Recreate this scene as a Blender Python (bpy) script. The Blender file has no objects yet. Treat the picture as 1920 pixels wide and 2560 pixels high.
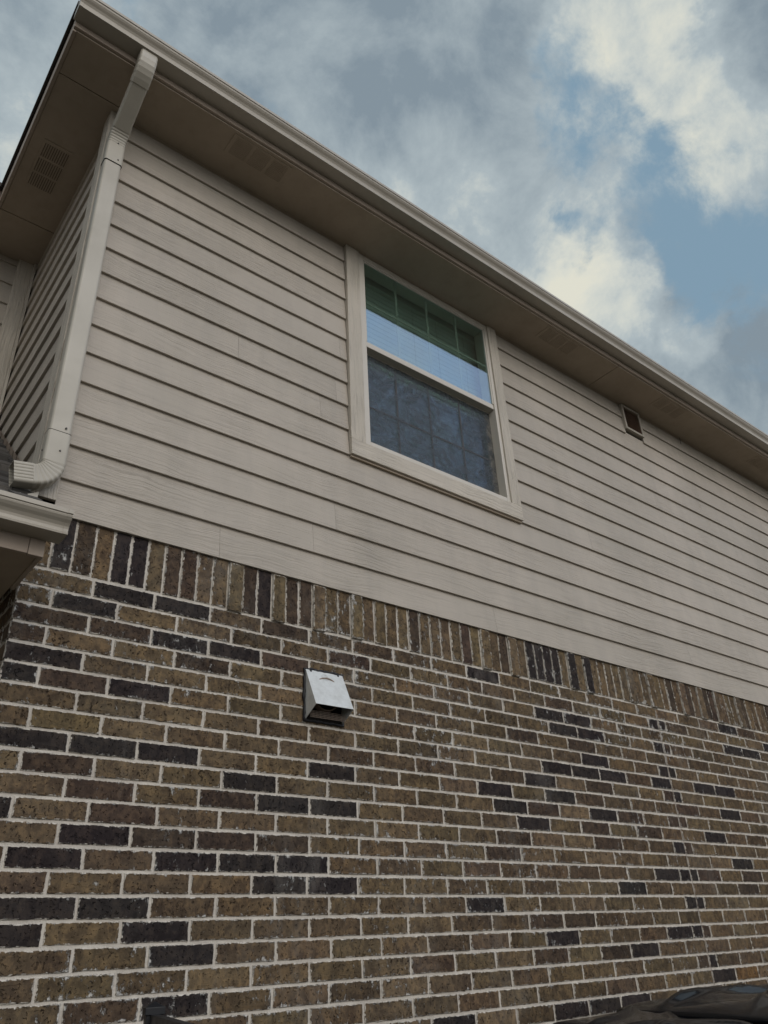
import bpy, bmesh, math, random
from mathutils import Vector, Matrix
R = math.radians
random.seed(7)
S = bpy.context.scene
COL = S.collection

# ------------------------------------------------------------------ camera
cd = bpy.data.cameras.new('camera')
cam = bpy.data.objects.new('camera', cd); COL.objects.link(cam)
cam.location = (0.0, -3.0667, 1.5971)
cam.rotation_euler = (R(119.4265), R(2.4774), R(-38.4030))
cd.sensor_fit = 'VERTICAL'; cd.sensor_height = 36.0; cd.lens = 1942.05 / 2560 * 36.0
cd.clip_start = 0.02; cd.clip_end = 2000
S.camera = cam

# ------------------------------------------------------------------ exposure
S.view_settings.view_transform = 'Standard'; S.view_settings.look = 'None'
S.view_settings.exposure = 0.12; S.view_settings.gamma = 1.0

# ------------------------------------------------------------------ sun
SUN_EL, SUN_AZ = 34.0, 185.0          # azimuth clockwise from +Y
sd = bpy.data.lights.new('sun', 'SUN'); sd.energy = 0.7; sd.angle = R(32); sd.color = (1.0, 0.93, 0.84)
so = bpy.data.objects.new('sun', sd); COL.objects.link(so)
sv = Vector((math.sin(R(SUN_AZ)) * math.cos(R(SUN_EL)), math.cos(R(SUN_AZ)) * math.cos(R(SUN_EL)), math.sin(R(SUN_EL))))
so.rotation_euler = sv.to_track_quat('Z', 'Y').to_euler()
so.location = (0, -20, 30)

# ------------------------------------------------------------------ node helper
class NT:
    def __init__(s, tree):
        s.t = tree; s.n = tree.nodes; s.l = tree.links
    def new(s, typ, **kw):
        n = s.n.new(typ)
        for k, v in kw.items(): setattr(n, k, v)
        return n
    def put(s, inp, v):
        if v is None: return
        if isinstance(v, bpy.types.NodeSocket): s.l.new(v, inp)
        else: inp.default_value = v
    def math(s, op, a, b=None, c=None, clamp=False):
        n = s.new('ShaderNodeMath', operation=op, use_clamp=clamp)
        for i, v in enumerate((a, b, c)): s.put(n.inputs[i], v)
        return n.outputs[0]
    def vmath(s, op, a, b=None, scale=None):
        n = s.new('ShaderNodeVectorMath', operation=op)
        s.put(n.inputs[0], a); s.put(n.inputs[1], b)
        if scale is not None: s.put(n.inputs['Scale'], scale)
        return n.outputs['Value'] if op in ('DOT_PRODUCT', 'LENGTH', 'DISTANCE') else n.outputs[0]
    def noise(s, vec, scale, detail=4, rough=0.55, dist=0.0, out='Fac'):
        n = s.new('ShaderNodeTexNoise'); s.put(n.inputs['Vector'], vec)
        n.inputs['Scale'].default_value = scale; n.inputs['Detail'].default_value = detail
        n.inputs['Roughness'].default_value = rough; n.inputs['Distortion'].default_value = dist
        return n.outputs[out]
    def mapr(s, v, a, b, c=0.0, d=1.0, smooth=False):
        n = s.new('ShaderNodeMapRange', interpolation_type='SMOOTHSTEP' if smooth else 'LINEAR')
        s.put(n.inputs['Value'], v)
        for k, x in zip(('From Min', 'From Max', 'To Min', 'To Max'), (a, b, c, d)): s.put(n.inputs[k], x)
        return n.outputs['Result']
    def mix(s, f, a, b, mode='MIX'):
        n = s.new('ShaderNodeMix', data_type='RGBA', blend_type=mode)
        s.put(n.inputs[0], f)
        for i, v in ((6, a), (7, b)):
            if not isinstance(v, bpy.types.NodeSocket) and len(v) == 3: v = (*v, 1)
            s.put(n.inputs[i], v)
        return n.outputs[2]
    def scale(s, vec, sc, loc=(0, 0, 0)):
        n = s.new('ShaderNodeMapping'); s.put(n.inputs['Vector'], vec)
        n.inputs['Scale'].default_value = sc; n.inputs['Location'].default_value = loc
        return n.outputs[0]

# ------------------------------------------------------------------ world: sky with broken cloud
wd = bpy.data.worlds.new('World'); S.world = wd; wd.use_nodes = True
w = NT(wd.node_tree); w.n.clear()
wout = w.new('ShaderNodeOutputWorld'); wbg = w.new('ShaderNodeBackground'); wbg.inputs['Strength'].default_value = 0.1
w.l.new(wbg.outputs[0], wout.inputs[0])
sky = w.new('ShaderNodeTexSky', sky_type='NISHITA', sun_disc=False)
sky.sun_elevation = R(SUN_EL); sky.sun_rotation = R(SUN_AZ)
tc = w.new('ShaderNodeTexCoord'); N0 = tc.outputs['Generated']
wn = w.noise(N0, 4.0, 6, 0.6, 0.0, 'Color')
N1 = w.vmath('ADD', N0, w.vmath('SCALE', w.vmath('SUBTRACT', wn, (0.5, 0.5, 0.5)), scale=0.22))
wn2 = w.noise(N0, 13.0, 5, 0.6, 0.0, 'Color')
N1 = w.vmath('NORMALIZE', w.vmath('ADD', N1, w.vmath('SCALE', w.vmath('SUBTRACT', wn2, (0.5, 0.5, 0.5)), scale=0.07)))
def blob(d, r0, r1):                     # 1 inside r0 degrees of direction d, 0 beyond r1
    v = Vector(d).normalized()
    return w.mapr(w.vmath('DOT_PRODUCT', N1, tuple(v)), math.cos(R(r1)), math.cos(R(r0)), 0, 1, True)
def total(items, start):
    acc = start
    for d, r0, r1, k in items: acc = w.math('MULTIPLY_ADD', blob(d, r0, r1), k, acc)
    return acc
cover = total([((0.685, 0.203, 0.699), 1, 8, -0.38), ((0.683, 0.259, 0.683), 1, 6, -0.2), ((0.720, 0.20, 0.665), 1, 7, -0.2),
               ((0.512, 0.244, 0.824), 0.3, 4.5, -0.55), ((0.54, 0.272, 0.797), 0.3, 4, -0.42), ((0.600, 0.285, 0.748), 1, 5.5, -0.38),
               ((0.603, 0.345, 0.720), 0.2, 3.5, -0.6), ((0.015, 0.535, 0.845), 1, 8, -0.4), ((0.745, 0.23, 0.63), 1, 7, -0.15),
               ((0.641, 0.367, 0.674), 2, 6, 0.35), ((0.599, 0.160, 0.783), 3, 10, 0.3), ((0.30, 0.42, 0.86), 8, 24, 0.35),
               ((0.48, 0.38, 0.79), 3, 10, 0.15), ((0.02, 0.60, 0.80), 1, 9, 0.3)],
              w.mapr(w.noise(N0, 7.0, 10, 0.66, 0.3), 0.3, 0.7, 0.18, 1.16))
light = total([((0.507, 0.186, 0.842), 1.0, 5, 0.5), ((0.641, 0.367, 0.674), 1.5, 6, 0.65), ((0.60, 0.175, 0.78), 2, 9, 0.16),
               ((0.655, 0.16, 0.738), 1, 6, 0.25), ((0.733, 0.297, 0.612), 0.5, 3, 0.35), ((0.491, 0.41, 0.766), 3, 10, 0.22),
               ((0.56, 0.385, 0.73), 2, 7, 0.15), ((0.284, 0.404, 0.869), 1, 8, -0.28), ((0.39, 0.30, 0.87), 1, 7, -0.2),
               ((0.584, 0.07, 0.807), 1, 6, -0.4), ((0.788, 0.29, 0.543), 1, 7, -0.2), ((0.02, 0.60, 0.80), 1, 8, 0.25)],
              w.mapr(w.noise(w.vmath('ADD', N0, (3.1, 1.7, 0.4)), 7.5, 12, 0.62, 0.2), 0.3, 0.70, -0.14, 0.80))
cov = w.mapr(cover, 0.05, 0.72, 0, 1, True)
lit = w.mapr(light, -0.05, 1.2, 0, 1, False)
cl = w.mix(lit, (2.1, 2.65, 3.1), (5.3, 5.95, 6.05))
cl = w.mix(w.mapr(lit, 0.52, 1.05), cl, (6.9, 6.75, 5.7))
bl = w.mix(0.10, (2.1, 3.2, 4.1), sky.outputs[0])
vis = w.mix(cov, bl, cl)
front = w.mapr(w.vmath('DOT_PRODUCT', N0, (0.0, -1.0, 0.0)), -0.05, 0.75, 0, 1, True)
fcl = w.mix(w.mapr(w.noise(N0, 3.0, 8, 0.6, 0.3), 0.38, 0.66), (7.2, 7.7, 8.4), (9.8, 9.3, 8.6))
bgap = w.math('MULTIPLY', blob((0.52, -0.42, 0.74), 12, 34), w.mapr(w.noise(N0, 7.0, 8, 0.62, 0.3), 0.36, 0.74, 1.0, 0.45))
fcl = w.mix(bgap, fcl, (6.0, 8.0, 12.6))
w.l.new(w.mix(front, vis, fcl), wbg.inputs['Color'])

# ------------------------------------------------------------------ materials
def mat(name):
    m = bpy.data.materials.new(name); m.use_nodes = True
    t = NT(m.node_tree); b = t.n['Principled BSDF']
    return m, t, b
def obco(t):
    return t.new('ShaderNodeTexCoord').outputs['Object']
def bump(t, b, h, strength=0.3, dist=0.01, normal=None):
    n = t.new('ShaderNodeBump'); n.inputs['Strength'].default_value = strength; n.inputs['Distance'].default_value = dist
    t.put(n.inputs['Height'], h); t.put(n.inputs['Normal'], normal); t.put(b.inputs['Normal'], n.outputs[0])
    return n.outputs[0]
def attr(t, name, out='Fac'):
    n = t.new('ShaderNodeAttribute'); n.attribute_name = name; return n.outputs[out]

def m_siding(name, base, along='x', grain=1.0):
    m, t, b = mat(name); co = obco(t)
    sc = (2.2, 2.2, 75) if along == 'x' else ((75, 75, 2.2) if along == 'z' else (2.2, 2.2, 75))
    tone = attr(t, 'tone')
    off = t.vmath('ADD', co, t.vmath('SCALE', (3.7, 9.1, 5.3), scale=tone))
    wv = t.noise(off, 2.5, 3, 0.5, 0, 'Color')
    wob = t.vmath('ADD', off, t.vmath('MULTIPLY', t.vmath('SUBTRACT', wv, (0.5, 0.5, 0.5)), (0.05, 0.05, 0.09)))
    g = t.noise(t.scale(wob, sc), 1.0, 5, 0.62, 0.35)
    g2 = t.noise(t.scale(wob, tuple(x * 2.6 for x in sc)), 1.0, 3, 0.6, 0.2)
    h = t.math('MULTIPLY_ADD', g2, 0.35, g)
    patch = t.mapr(t.noise(off, 1.6, 3, 0.5), 0.35, 0.7, 0.15, 1.0)
    h = t.math('MULTIPLY', h, patch)
    dirt = t.noise(co, 1.1, 7, 0.62, 0.3)
    c = t.mix(t.mapr(dirt, 0.35, 0.72), base, tuple(x * y for x, y in zip(base, (0.80, 0.81, 0.80))))
    st = t.noise(t.scale(co, (3.0, 3.0, 0.35) if along != 'z' else (9, 9, 1.2)), 3.0, 6, 0.6)
    c = t.mix(t.mapr(st, 0.42, 0.72, 0, 0.35), c, tuple(x * y for x, y in zip(base, (0.66, 0.68, 0.70))))
    c = t.mix(t.mapr(g, 0.52, 0.68, 0, 0.30 * grain ** 2), c, tuple(x * 0.52 for x in base))
    c = t.mix(t.mapr(tone, 0, 1, 0, 0.14), c, tuple(x * 1.18 for x in base))
    sp = t.noise(co, 130.0, 2, 0.5)
    c = t.mix(t.mapr(sp, 0.70, 0.76, 0, 0.5), c, (0.10, 0.08, 0.06))
    t.put(b.inputs['Base Color'], c); b.inputs['Roughness'].default_value = 0.62
    bump(t, b, h, min(1.0, 0.8 * grain), 0.012 * grain)
    return m
SID = (0.47, 0.416, 0.35)
M_SID = m_siding('painted_siding', SID, 'x', 1.0)
M_TRIM_V = m_siding('painted_trim_upright', (0.58, 0.52, 0.435), 'z', 1.5)
M_TRIM_H = m_siding('painted_trim_level', (0.58, 0.52, 0.435), 'x', 1.5)

def m_paint(name, base, rough=0.45, dirt=0.25, scale=2.0, spec=0.5):
    m, t, b = mat(name); co = obco(t)
    n = t.noise(co, scale, 7, 0.62, 0.3)
    c = t.mix(t.mapr(n, 0.4, 0.75, 0, dirt * 2), base, tuple(x * 0.6 for x in base))
    st = t.noise(t.scale(co, (14, 14, 1.3)), 1.0, 5, 0.6)
    c = t.mix(t.mapr(st, 0.48, 0.75, 0, dirt), c, (base[0] * 0.5, base[1] * 0.48, base[2] * 0.45))
    t.put(b.inputs['Base Color'], c)
    t.put(b.inputs['Roughness'], t.mapr(n, 0.3, 0.7, rough - 0.08, rough + 0.12))
    b.inputs['Specular IOR Level'].default_value = spec
    bump(t, b, t.noise(co, 40, 3, 0.5), 0.06, 0.004)
    return m
M_GUT = m_paint('gutter_aluminium', (0.43, 0.39, 0.325), 0.42, 0.16, 1.5)
M_SPOUT = m_paint('downspout_aluminium', (0.47, 0.435, 0.365), 0.40, 0.16, 3.0)
M_SOF = m_paint('soffit_board', (0.42, 0.348, 0.27), 0.7, 0.22, 1.3, 0.25)
M_FAS = m_paint('fascia_board', (0.42, 0.345, 0.28), 0.6, 0.2, 1.5, 0.3)
M_FRAME = m_paint('window_vinyl', (0.60, 0.555, 0.48), 0.4, 0.08, 3.0)
M_BLACK = m_paint('black_powder_coat', (0.012, 0.013, 0.016), 0.42, 0.1, 6.0, 0.35)
M_SCREW = m_paint('zinc_screw', (0.10, 0.09, 0.08), 0.5, 0.2, 20.0)
M_SLOT = m_paint('vent_slot', (0.17, 0.138, 0.106), 0.8, 0.1, 6.0, 0.1)
M_DARK = m_paint('dark_cavity', (0.02, 0.018, 0.016), 0.9, 0.0, 3.0, 0.1)
M_LOUV = m_paint('louvre_plastic', (0.26, 0.20, 0.155), 0.55, 0.2, 6.0)
M_ROOM = m_paint('room_plaster', (0.45, 0.44, 0.42), 0.85, 0.0, 2.0, 0.1)
M_BLIND = m_paint('blind_slat', (0.70, 0.70, 0.64), 0.5, 0.05, 3.0)
M_CAULK = m_paint('black_sealant', (0.010, 0.010, 0.012), 0.45, 0.0, 30.0, 0.4)

def m_brick():
    m, t, b = mat('brown_brick'); co = obco(t)
    base = attr(t, 'tone', 'Color'); edge = attr(t, 'edge'); seed = attr(t, 'seed')
    p = t.vmath('ADD', co, t.vmath('SCALE', (11.3, 7.7, 5.9), scale=seed))
    mul = lambda k: t.mix(1.0, base, k, 'MULTIPLY')
    big = t.noise(p, 8.0, 4, 0.6, 0.4)
    c = t.mix(t.mapr(big, 0.36, 0.64, 0, 0.85), base, mul((0.50, 0.47, 0.52)))
    mid = t.noise(t.scale(p, (1, 1, 0.8)), 30.0, 6, 0.75, 0.2)
    c = t.mix(t.mapr(mid, 0.46, 0.66, 0, 0.8), c, mul((1.75, 1.62, 1.40)))
    c = t.mix(t.mapr(mid, 0.46, 0.32, 0, 0.75), c, mul((0.52, 0.49, 0.48)))
    drag = t.noise(t.scale(p, (70, 70, 22)), 1.0, 3, 0.6, 0.2)
    pits = t.noise(p, 95.0, 2, 0.5, 0.1)
    pm = t.mapr(t.math('MULTIPLY_ADD', drag, 0.55, pits), 0.90, 0.97)
    c = t.mix(t.math('MULTIPLY', pm, t.mapr(t.noise(p, 5.0, 2), 0.4, 0.65, 0.2, 0.9)), c, mul((0.2, 0.18, 0.18)))
    # lime bloom and smeared mortar flecks
    area = t.mapr(t.noise(co, 1.9, 4, 0.6, 0.3), 0.42, 0.66)
    fl = t.noise(t.scale(co, (1, 1, 0.6), (2, 5, 1)), 30.0, 8, 0.78, 0.15)
    near = t.mapr(edge, 0.0, 1.0, 0.085, 0.0)
    fm = t.mapr(t.math('ADD', t.math('MULTIPLY_ADD', area, 0.095, fl), near), 0.642, 0.70)
    fm = t.math('MULTIPLY', fm, 0.85)
    c = t.mix(fm, c, (0.60, 0.585, 0.55))
    wash = t.mapr(t.noise(t.scale(co, (1.0, 1.0, 0.45), (7, 1, 3)), 2.6, 8, 0.7, 0.5), 0.56, 0.74, 0, 0.28)
    c = t.mix(wash, c, (0.30, 0.28, 0.25))
    # ragged mortar edge
    rag = t.noise(co, 55.0, 5, 0.7, 0.6)
    mm = t.mapr(t.math('SUBTRACT', edge, t.mapr(rag, 0.35, 0.8, -0.16, 0.55)), -0.03, 0.05, 1, 0)
    c = t.mix(mm, c, (0.60, 0.56, 0.495))
    t.put(b.inputs['Base Color'], c); b.inputs['Roughness'].default_value = 0.85
    b.inputs['Specular IOR Level'].default_value = 0.12
    h = t.math('ADD', t.math('MULTIPLY', pm, -0.8), t.math('MULTIPLY_ADD', mid, 0.6, t.math('MULTIPLY', fm, 0.5)))
    bump(t, b, h, 1.0, 0.006)
    return m
M_BRICK = m_brick()
def m_mortar():
    m, t, b = mat('pale_mortar'); co = obco(t)
    n = t.noise(co, 6.0, 7, 0.65); f = t.noise(co, 140.0, 3, 0.6)
    c = t.mix(t.mapr(n, 0.35, 0.7), (0.64, 0.595, 0.525), (0.44, 0.40, 0.35))
    c = t.mix(t.mapr(f, 0.6, 0.75, 0, 0.5), c, (0.22, 0.20, 0.18))
    t.put(b.inputs['Base Color'], c); b.inputs['Roughness'].default_value = 0.9
    bump(t, b, t.math('MULTIPLY_ADD', t.noise(co, 45, 4, 0.6), 1.0, f), 0.6, 0.004)
    return m
M_MORTAR = m_mortar()
def m_shingle():
    m, t, b = mat('asphalt_shingle'); co = obco(t); tone = attr(t, 'tone')
    c = t.mix(t.noise(co, 220.0, 2, 0.6), (0.03, 0.028, 0.026), (0.16, 0.145, 0.13))
    c = t.mix(t.math('MULTIPLY', tone, 0.8), c, (0.018, 0.017, 0.017))
    t.put(b.inputs['Base Color'], c); b.inputs['Roughness'].default_value = 0.95
    bump(t, b, t.noise(co, 220.0, 2, 0.6), 0.6, 0.003)
    return m
M_SHINGLE = m_shingle()
def m_metal(name, base, rough):
    m, t, b = mat(name); co = obco(t)
    n = t.noise(co, 25.0, 6, 0.65)
    t.put(b.inputs['Base Color'], t.mix(t.mapr(n, 0.4, 0.7), base, tuple(x * 0.8 for x in base)))
    b.inputs['Metallic'].default_value = 0.35
    t.put(b.inputs['Roughness'], t.mapr(n, 0.3, 0.7, rough, rough + 0.15))
    bump(t, b, t.noise(co, 14, 3, 0.5), 0.08, 0.004)
    return m
M_HOOD = m_metal('mill_aluminium', (0.69, 0.70, 0.67), 0.45)
def m_glass(name, refl, tint, rough=0.0):
    m = bpy.data.materials.new(name); m.use_nodes = True; t = NT(m.node_tree); t.n.clear()
    o = t.new('ShaderNodeOutputMaterial'); mx = t.new('ShaderNodeMixShader')
    tr = t.new('ShaderNodeBsdfTransparent'); tr.inputs[0].default_value = (*tint, 1)
    gl = t.new('ShaderNodeBsdfGlossy'); gl.inputs['Roughness'].default_value = rough; gl.inputs[0].default_value = (0.84, 0.90, 1.0, 1)
    fr = t.new('ShaderNodeLayerWeight'); fr.inputs[0].default_value = 0.5
    f = t.math('MULTIPLY_ADD', t.math('POWER', fr.outputs['Facing'], 4.0), 0.75, refl, clamp=True)
    co = obco(t); nz = t.noise(co, 1.7, 2, 0.5)
    bp = t.new('ShaderNodeBump'); bp.inputs['Strength'].default_value = 0.05; bp.inputs['Distance'].default_value = 0.02
    t.put(bp.inputs['Height'], nz); t.put(gl.inputs['Normal'], bp.outputs[0])
    t.put(mx.inputs[0], f); t.l.new(tr.outputs[0], mx.inputs[1]); t.l.new(gl.outputs[0], mx.inputs[2])
    t.l.new(mx.outputs[0], o.inputs[0])
    return m
M_GLASS = m_glass('tinted_glass', 0.18, (0.73, 0.835, 0.80))
def m_screen():
    m = bpy.data.materials.new('insect_mesh'); m.use_nodes = True; t = NT(m.node_tree); t.n.clear()
    o = t.new('ShaderNodeOutputMaterial'); mx = t.new('ShaderNodeMixShader')
    tr = t.new('ShaderNodeBsdfTransparent'); df = t.new('ShaderNodeBsdfPrincipled')
    df.inputs['Base Color'].default_value = (0.026, 0.034, 0.040, 1); df.inputs['Roughness'].default_value = 0.5
    co = obco(t)
    sw_ = t.noise(t.scale(co, (1, 1, 1.3)), 7.0, 4, 0.6, 2.6)
    f = t.mapr(sw_, 0.34, 0.66, 0.92, 0.48)
    t.put(mx.inputs[0], f); t.l.new(tr.outputs[0], mx.inputs[1]); t.l.new(df.outputs[0], mx.inputs[2])
    t.l.new(mx.outputs[0], o.inputs[0])
    return m
M_SCREEN = m_screen()
def m_cart():
    m, t, b = mat('black_moulded_plastic'); co = obco(t)
    n = t.noise(co, 3.0, 6, 0.6)
    t.put(b.inputs['Base Color'], t.mix(t.mapr(n, 0.4, 0.7), (0.004, 0.005, 0.007), (0.009, 0.010, 0.012)))
    t.put(b.inputs['Roughness'], t.mapr(n, 0.3, 0.7, 0.08, 0.17))
    bump(t, b, t.noise(co, 160, 2, 0.5), 0.1, 0.002)
    return m
M_CART = m_cart()
def m_grass():
    m, t, b = mat('lawn'); co = obco(t)
    n = t.noise(co, 1.3, 8, 0.7); f = t.noise(co, 60, 4, 0.7)
    c = t.mix(t.mapr(n, 0.35, 0.7), (0.075, 0.068, 0.045), (0.13, 0.11, 0.085))
    c = t.mix(t.mapr(f, 0.4, 0.7, 0, 0.7), c, (0.045, 0.042, 0.03))
    t.put(b.inputs['Base Color'], c); b.inputs['Roughness'].default_value = 0.95
    bump(t, b, f, 0.8, 0.03)
    return m
M_GRASS = m_grass()

# ------------------------------------------------------------------ mesh helpers
class MB:
    def __init__(s): s.v = []; s.f = []; s.m = []; s.a = {}
    def add(s, vs, fs, mi=0, **at):
        o = len(s.v); s.v += [tuple(v) for v in vs]
        for f in fs: s.f.append([i + o for i in f]); s.m.append(mi)
        for k, val in at.items():
            L = s.a.setdefault(k, []); L += [None] * (o - len(L))
            L += list(val) if isinstance(val, list) else [val] * len(vs)
        return s
    def box(s, x0, x1, y0, y1, z0, z1, mi=0, **at):
        vs = [(x, y, z) for z in (z0, z1) for y in (y0, y1) for x in (x0, x1)]
        return s.add(vs, [(0, 1, 5, 4), (2, 6, 7, 3), (0, 4, 6, 2), (1, 3, 7, 5), (4, 5, 7, 6), (0, 2, 3, 1)], mi, **at)
    def prism(s, prof, axis, a0, a1, mi=0, **at):      # closed profile swept along an axis
        n = len(prof); put = {'x': lambda a, p: (a, p[0], p[1]), 'y': lambda a, p: (p[0], a, p[1]), 'z': lambda a, p: (p[0], p[1], a)}[axis]
        vs = [put(a0, p) for p in prof] + [put(a1, p) for p in prof]
        fs = [(i, (i + 1) % n, n + (i + 1) % n, n + i) for i in range(n)] + [tuple(range(n))[::-1], tuple(range(n, 2 * n))]
        return s.add(vs, fs, mi, **at)
    def build(s, name, mats, parent=None, bevel=0.0, smooth=False, fix=True, seg=2):
        me = bpy.data.meshes.new(name); me.from_pydata(s.v, [], s.f)
        if not isinstance(mats, (list, tuple)): mats = [mats]
        for m in mats: me.materials.append(m)
        me.polygons.foreach_set('material_index', s.m)
        for k, L in s.a.items():
            L = L + [None] * (len(s.v) - len(L))
            if any(isinstance(x, tuple) for x in L):
                a = me.attributes.new(k, 'FLOAT_COLOR', 'POINT')
                a.data.foreach_set('color', [c for x in L for c in (*(x or (0.5, 0.5, 0.5)), 1.0)])
            else:
                a = me.attributes.new(k, 'FLOAT', 'POINT'); a.data.foreach_set('value', [x or 0.0 for x in L])
        if fix:
            bm = bmesh.new(); bm.from_mesh(me); bmesh.ops.recalc_face_normals(bm, faces=bm.faces); bm.to_mesh(me); bm.free()
        if smooth: me.polygons.foreach_set('use_smooth', [True] * len(me.polygons))
        o = bpy.data.objects.new(name, me); COL.objects.link(o)
        if parent: o.parent = parent
        if bevel:
            b = o.modifiers.new('bevel', 'BEVEL'); b.width = bevel; b.segments = seg; b.limit_method = 'ANGLE'; b.angle_limit = R(35)
        return o
def empty(name, label, cat, loc=(0, 0, 0), parent=None, group=None):
    o = bpy.data.objects.new(name, None); COL.objects.link(o); o.empty_display_size = 0.1
    if label: o['label'] = label
    if cat: o['category'] = cat
    if group: o['group'] = group
    if parent: o.parent = parent
    return o
def rrect(w_, d_, r, n=4, flute=0.0, nf=5):
    pts = []
    for cx, cy, a0 in ((w_/2-r, d_/2-r, 0), (-w_/2+r, d_/2-r, 90), (-w_/2+r, -d_/2+r, 180), (w_/2-r, -d_/2+r, 270)):
        for i in range(n + 1):
            a = R(a0 + 90 * i / n); pts.append((cx + r * math.cos(a), cy + r * math.sin(a)))
        if flute:
            nx = {0: (w_/2-r, d_/2, -w_/2+r, d_/2), 90: (-w_/2, d_/2-r, -w_/2, -d_/2+r), 180: (-w_/2+r, -d_/2, w_/2-r, -d_/2), 270: (w_/2, -d_/2+r, w_/2, d_/2-r)}[a0]
            nn = nf * 4
            for i in range(1, nn):
                f = i / nn; k = flute * (0.5 - 0.5 * math.cos(2 * math.pi * nf * f)) ** 3
                x = nx[0] + (nx[2] - nx[0]) * f; y = nx[1] + (nx[3] - nx[1]) * f
                L = math.hypot(x if a0 in (90, 270) else 0, y if a0 in (0, 180) else 0)
                if a0 in (0, 180): y -= math.copysign(k, y)
                else: x -= math.copysign(k, x)
                pts.append((x, y))
    return pts
def sweep(mb, rings, mi=0, close=True, thick=None):    # rings: (centre, axis a, axis b, section pts, scale)
    n = len(rings[0][3]); vs = []
    for c, a, b, sec, k in rings:
        for x, y in sec: vs.append(Vector(c) + Vector(a) * x * k + Vector(b) * y * k)
    fs = []
    for r in range(len(rings) - 1):
        for i in range(n): fs.append((r*n+i, r*n+(i+1) % n, (r+1)*n+(i+1) % n, (r+1)*n+i))
    if close: fs += [tuple(range(n))[::-1], tuple(range((len(rings)-1)*n, len(rings)*n))]
    mb.add(vs, fs, mi); return mb
def cyl(mb, c, axis, r, h, n=12, mi=0, r2=None):
    ax = Vector(axis).normalized(); t = ax.orthogonal().normalized(); u = ax.cross(t)
    r2 = r if r2 is None else r2
    vs = [Vector(c) + (t*math.cos(2*math.pi*i/n) + u*math.sin(2*math.pi*i/n))*r for i in range(n)] + \
         [Vector(c) + ax*h + (t*math.cos(2*math.pi*i/n) + u*math.sin(2*math.pi*i/n))*r2 for i in range(n)]
    mb.add(vs, [(i, (i+1) % n, n+(i+1) % n, n+i) for i in range(n)] + [tuple(range(n))[::-1], tuple(range(n, 2*n))], mi)

# ------------------------------------------------------------------ ground
g = MB(); g.add([(-400, -400, 0), (400, -400, 0), (400, 400, 0), (-400, 400, 0)], [(0, 1, 2, 3)])
go = g.build('ground', M_GRASS); go['kind'] = 'structure'

# ------------------------------------------------------------------ house
XC = 0.66; XE = 11.5; YB = 1.45; YD = 8.0
house = empty('house', 'two storey house with beige lap siding above mottled brown brick', 'house', (0, 0, 0))

# ---- bricks
DARK = [(0.81, 2.35), (1.07, 2.35), (1.34, 2.35), (1.75, 2.27), (2.15, 2.35), (1.87, 2.19), (2.13, 2.19), (1.05, 2.02), (0.92, 1.94), (1.46, 1.94), (1.73, 1.94), (2.0, 1.94), (1.87, 1.86), (2.14, 1.86), (0.93, 1.78), (1.21, 1.78), (1.36, 1.7), (0.88, 1.7), (1.48, 1.62), (0.95, 2.9), (1.33, 2.98), (1.06, 3.01), (0.82, 2.68), (1.34, 2.84), (1.61, 2.83), (1.21, 2.59), (0.77, 2.1), (1.49, 1.46), (0.73, 2.59), (3.73, 2.82), (3.99, 2.83), (3.9, 2.75), (4.18, 2.74), (4.17, 2.59), (3.76, 2.51), (4.28, 2.49), (4.01, 2.5), (3.24, 2.35), (3.75, 2.35), (3.61, 2.43), (4.84, 2.52), (3.35, 2.28), (4.17, 2.26), (3.47, 2.18), (4.73, 1.95), (4.28, 1.87), (3.15, 1.79), (3.68, 1.63), (4.31, 1.56), (5.61, 2.02), (5.9, 2.98), (5.9, 2.83), (6.16, 2.83), (5.62, 2.51), (5.64, 2.34), (5.36, 2.18), (5.11, 1.39), (4.76, 1.64), (4.2, 1.31), (3.26, 2.98), (5.31, 2.51)]
BROWN = [(1.06, 2.81), (1.84, 2.02), (1.32, 2.01), (1.59, 2.02), (0.79, 2.83), (2.01, 3.01), (0.74, 2.75), (0.93, 2.28), (1.06, 2.19), (0.94, 2.59), (2.09, 1.86), (1.2, 2.11), (2.28, 2.91), (1.58, 2.18), (1.81, 2.84), (1.46, 2.75), (4.01, 2.17), (3.49, 1.55), (4.05, 1.55), (5.09, 1.92), (4.43, 2.24), (3.39, 2.02), (3.64, 2.27), (3.76, 1.71), (3.49, 1.71), (4.99, 2.31), (5.71, 1.95), (5.63, 1.87), (4.18, 2.43), (3.36, 2.11), (4.17, 2.11), (4.56, 2.19), (3.49, 2.68), (4.02, 2.66)]
ORANGE = [(5.35, 1.39)]
SOLD_BROWN = [0.89, 1.29, 1.37, 1.70, 1.94, 2.02, 2.74, 3.14, 3.45, 5.2, 5.75]
SOLD = [0.80, 1.05, 1.13, 1.78, 3.69, 3.76, 3.87, 3.93, 4.09, 4.26]
PROUD = [1.615, 1.861, 2.104, 2.348, 3.28, 3.507, 4.055, 4.281, 4.737, 5.006, 5.363, 5.611, 5.832, 6.2, 6.45]
C_DARK, C_BR = (0.037, 0.031, 0.030), (0.072, 0.053, 0.040)
C_TAN = [(0.140, 0.104, 0.062), (0.128, 0.095, 0.059), (0.152, 0.114, 0.070), (0.116, 0.086, 0.054), (0.134, 0.102, 0.066)]
def jit(c, k=0.08):
    g_ = 1 + random.uniform(-k, k); return tuple(x * g_ * (1 + random.uniform(-0.03, 0.03)) for x in c)
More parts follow.
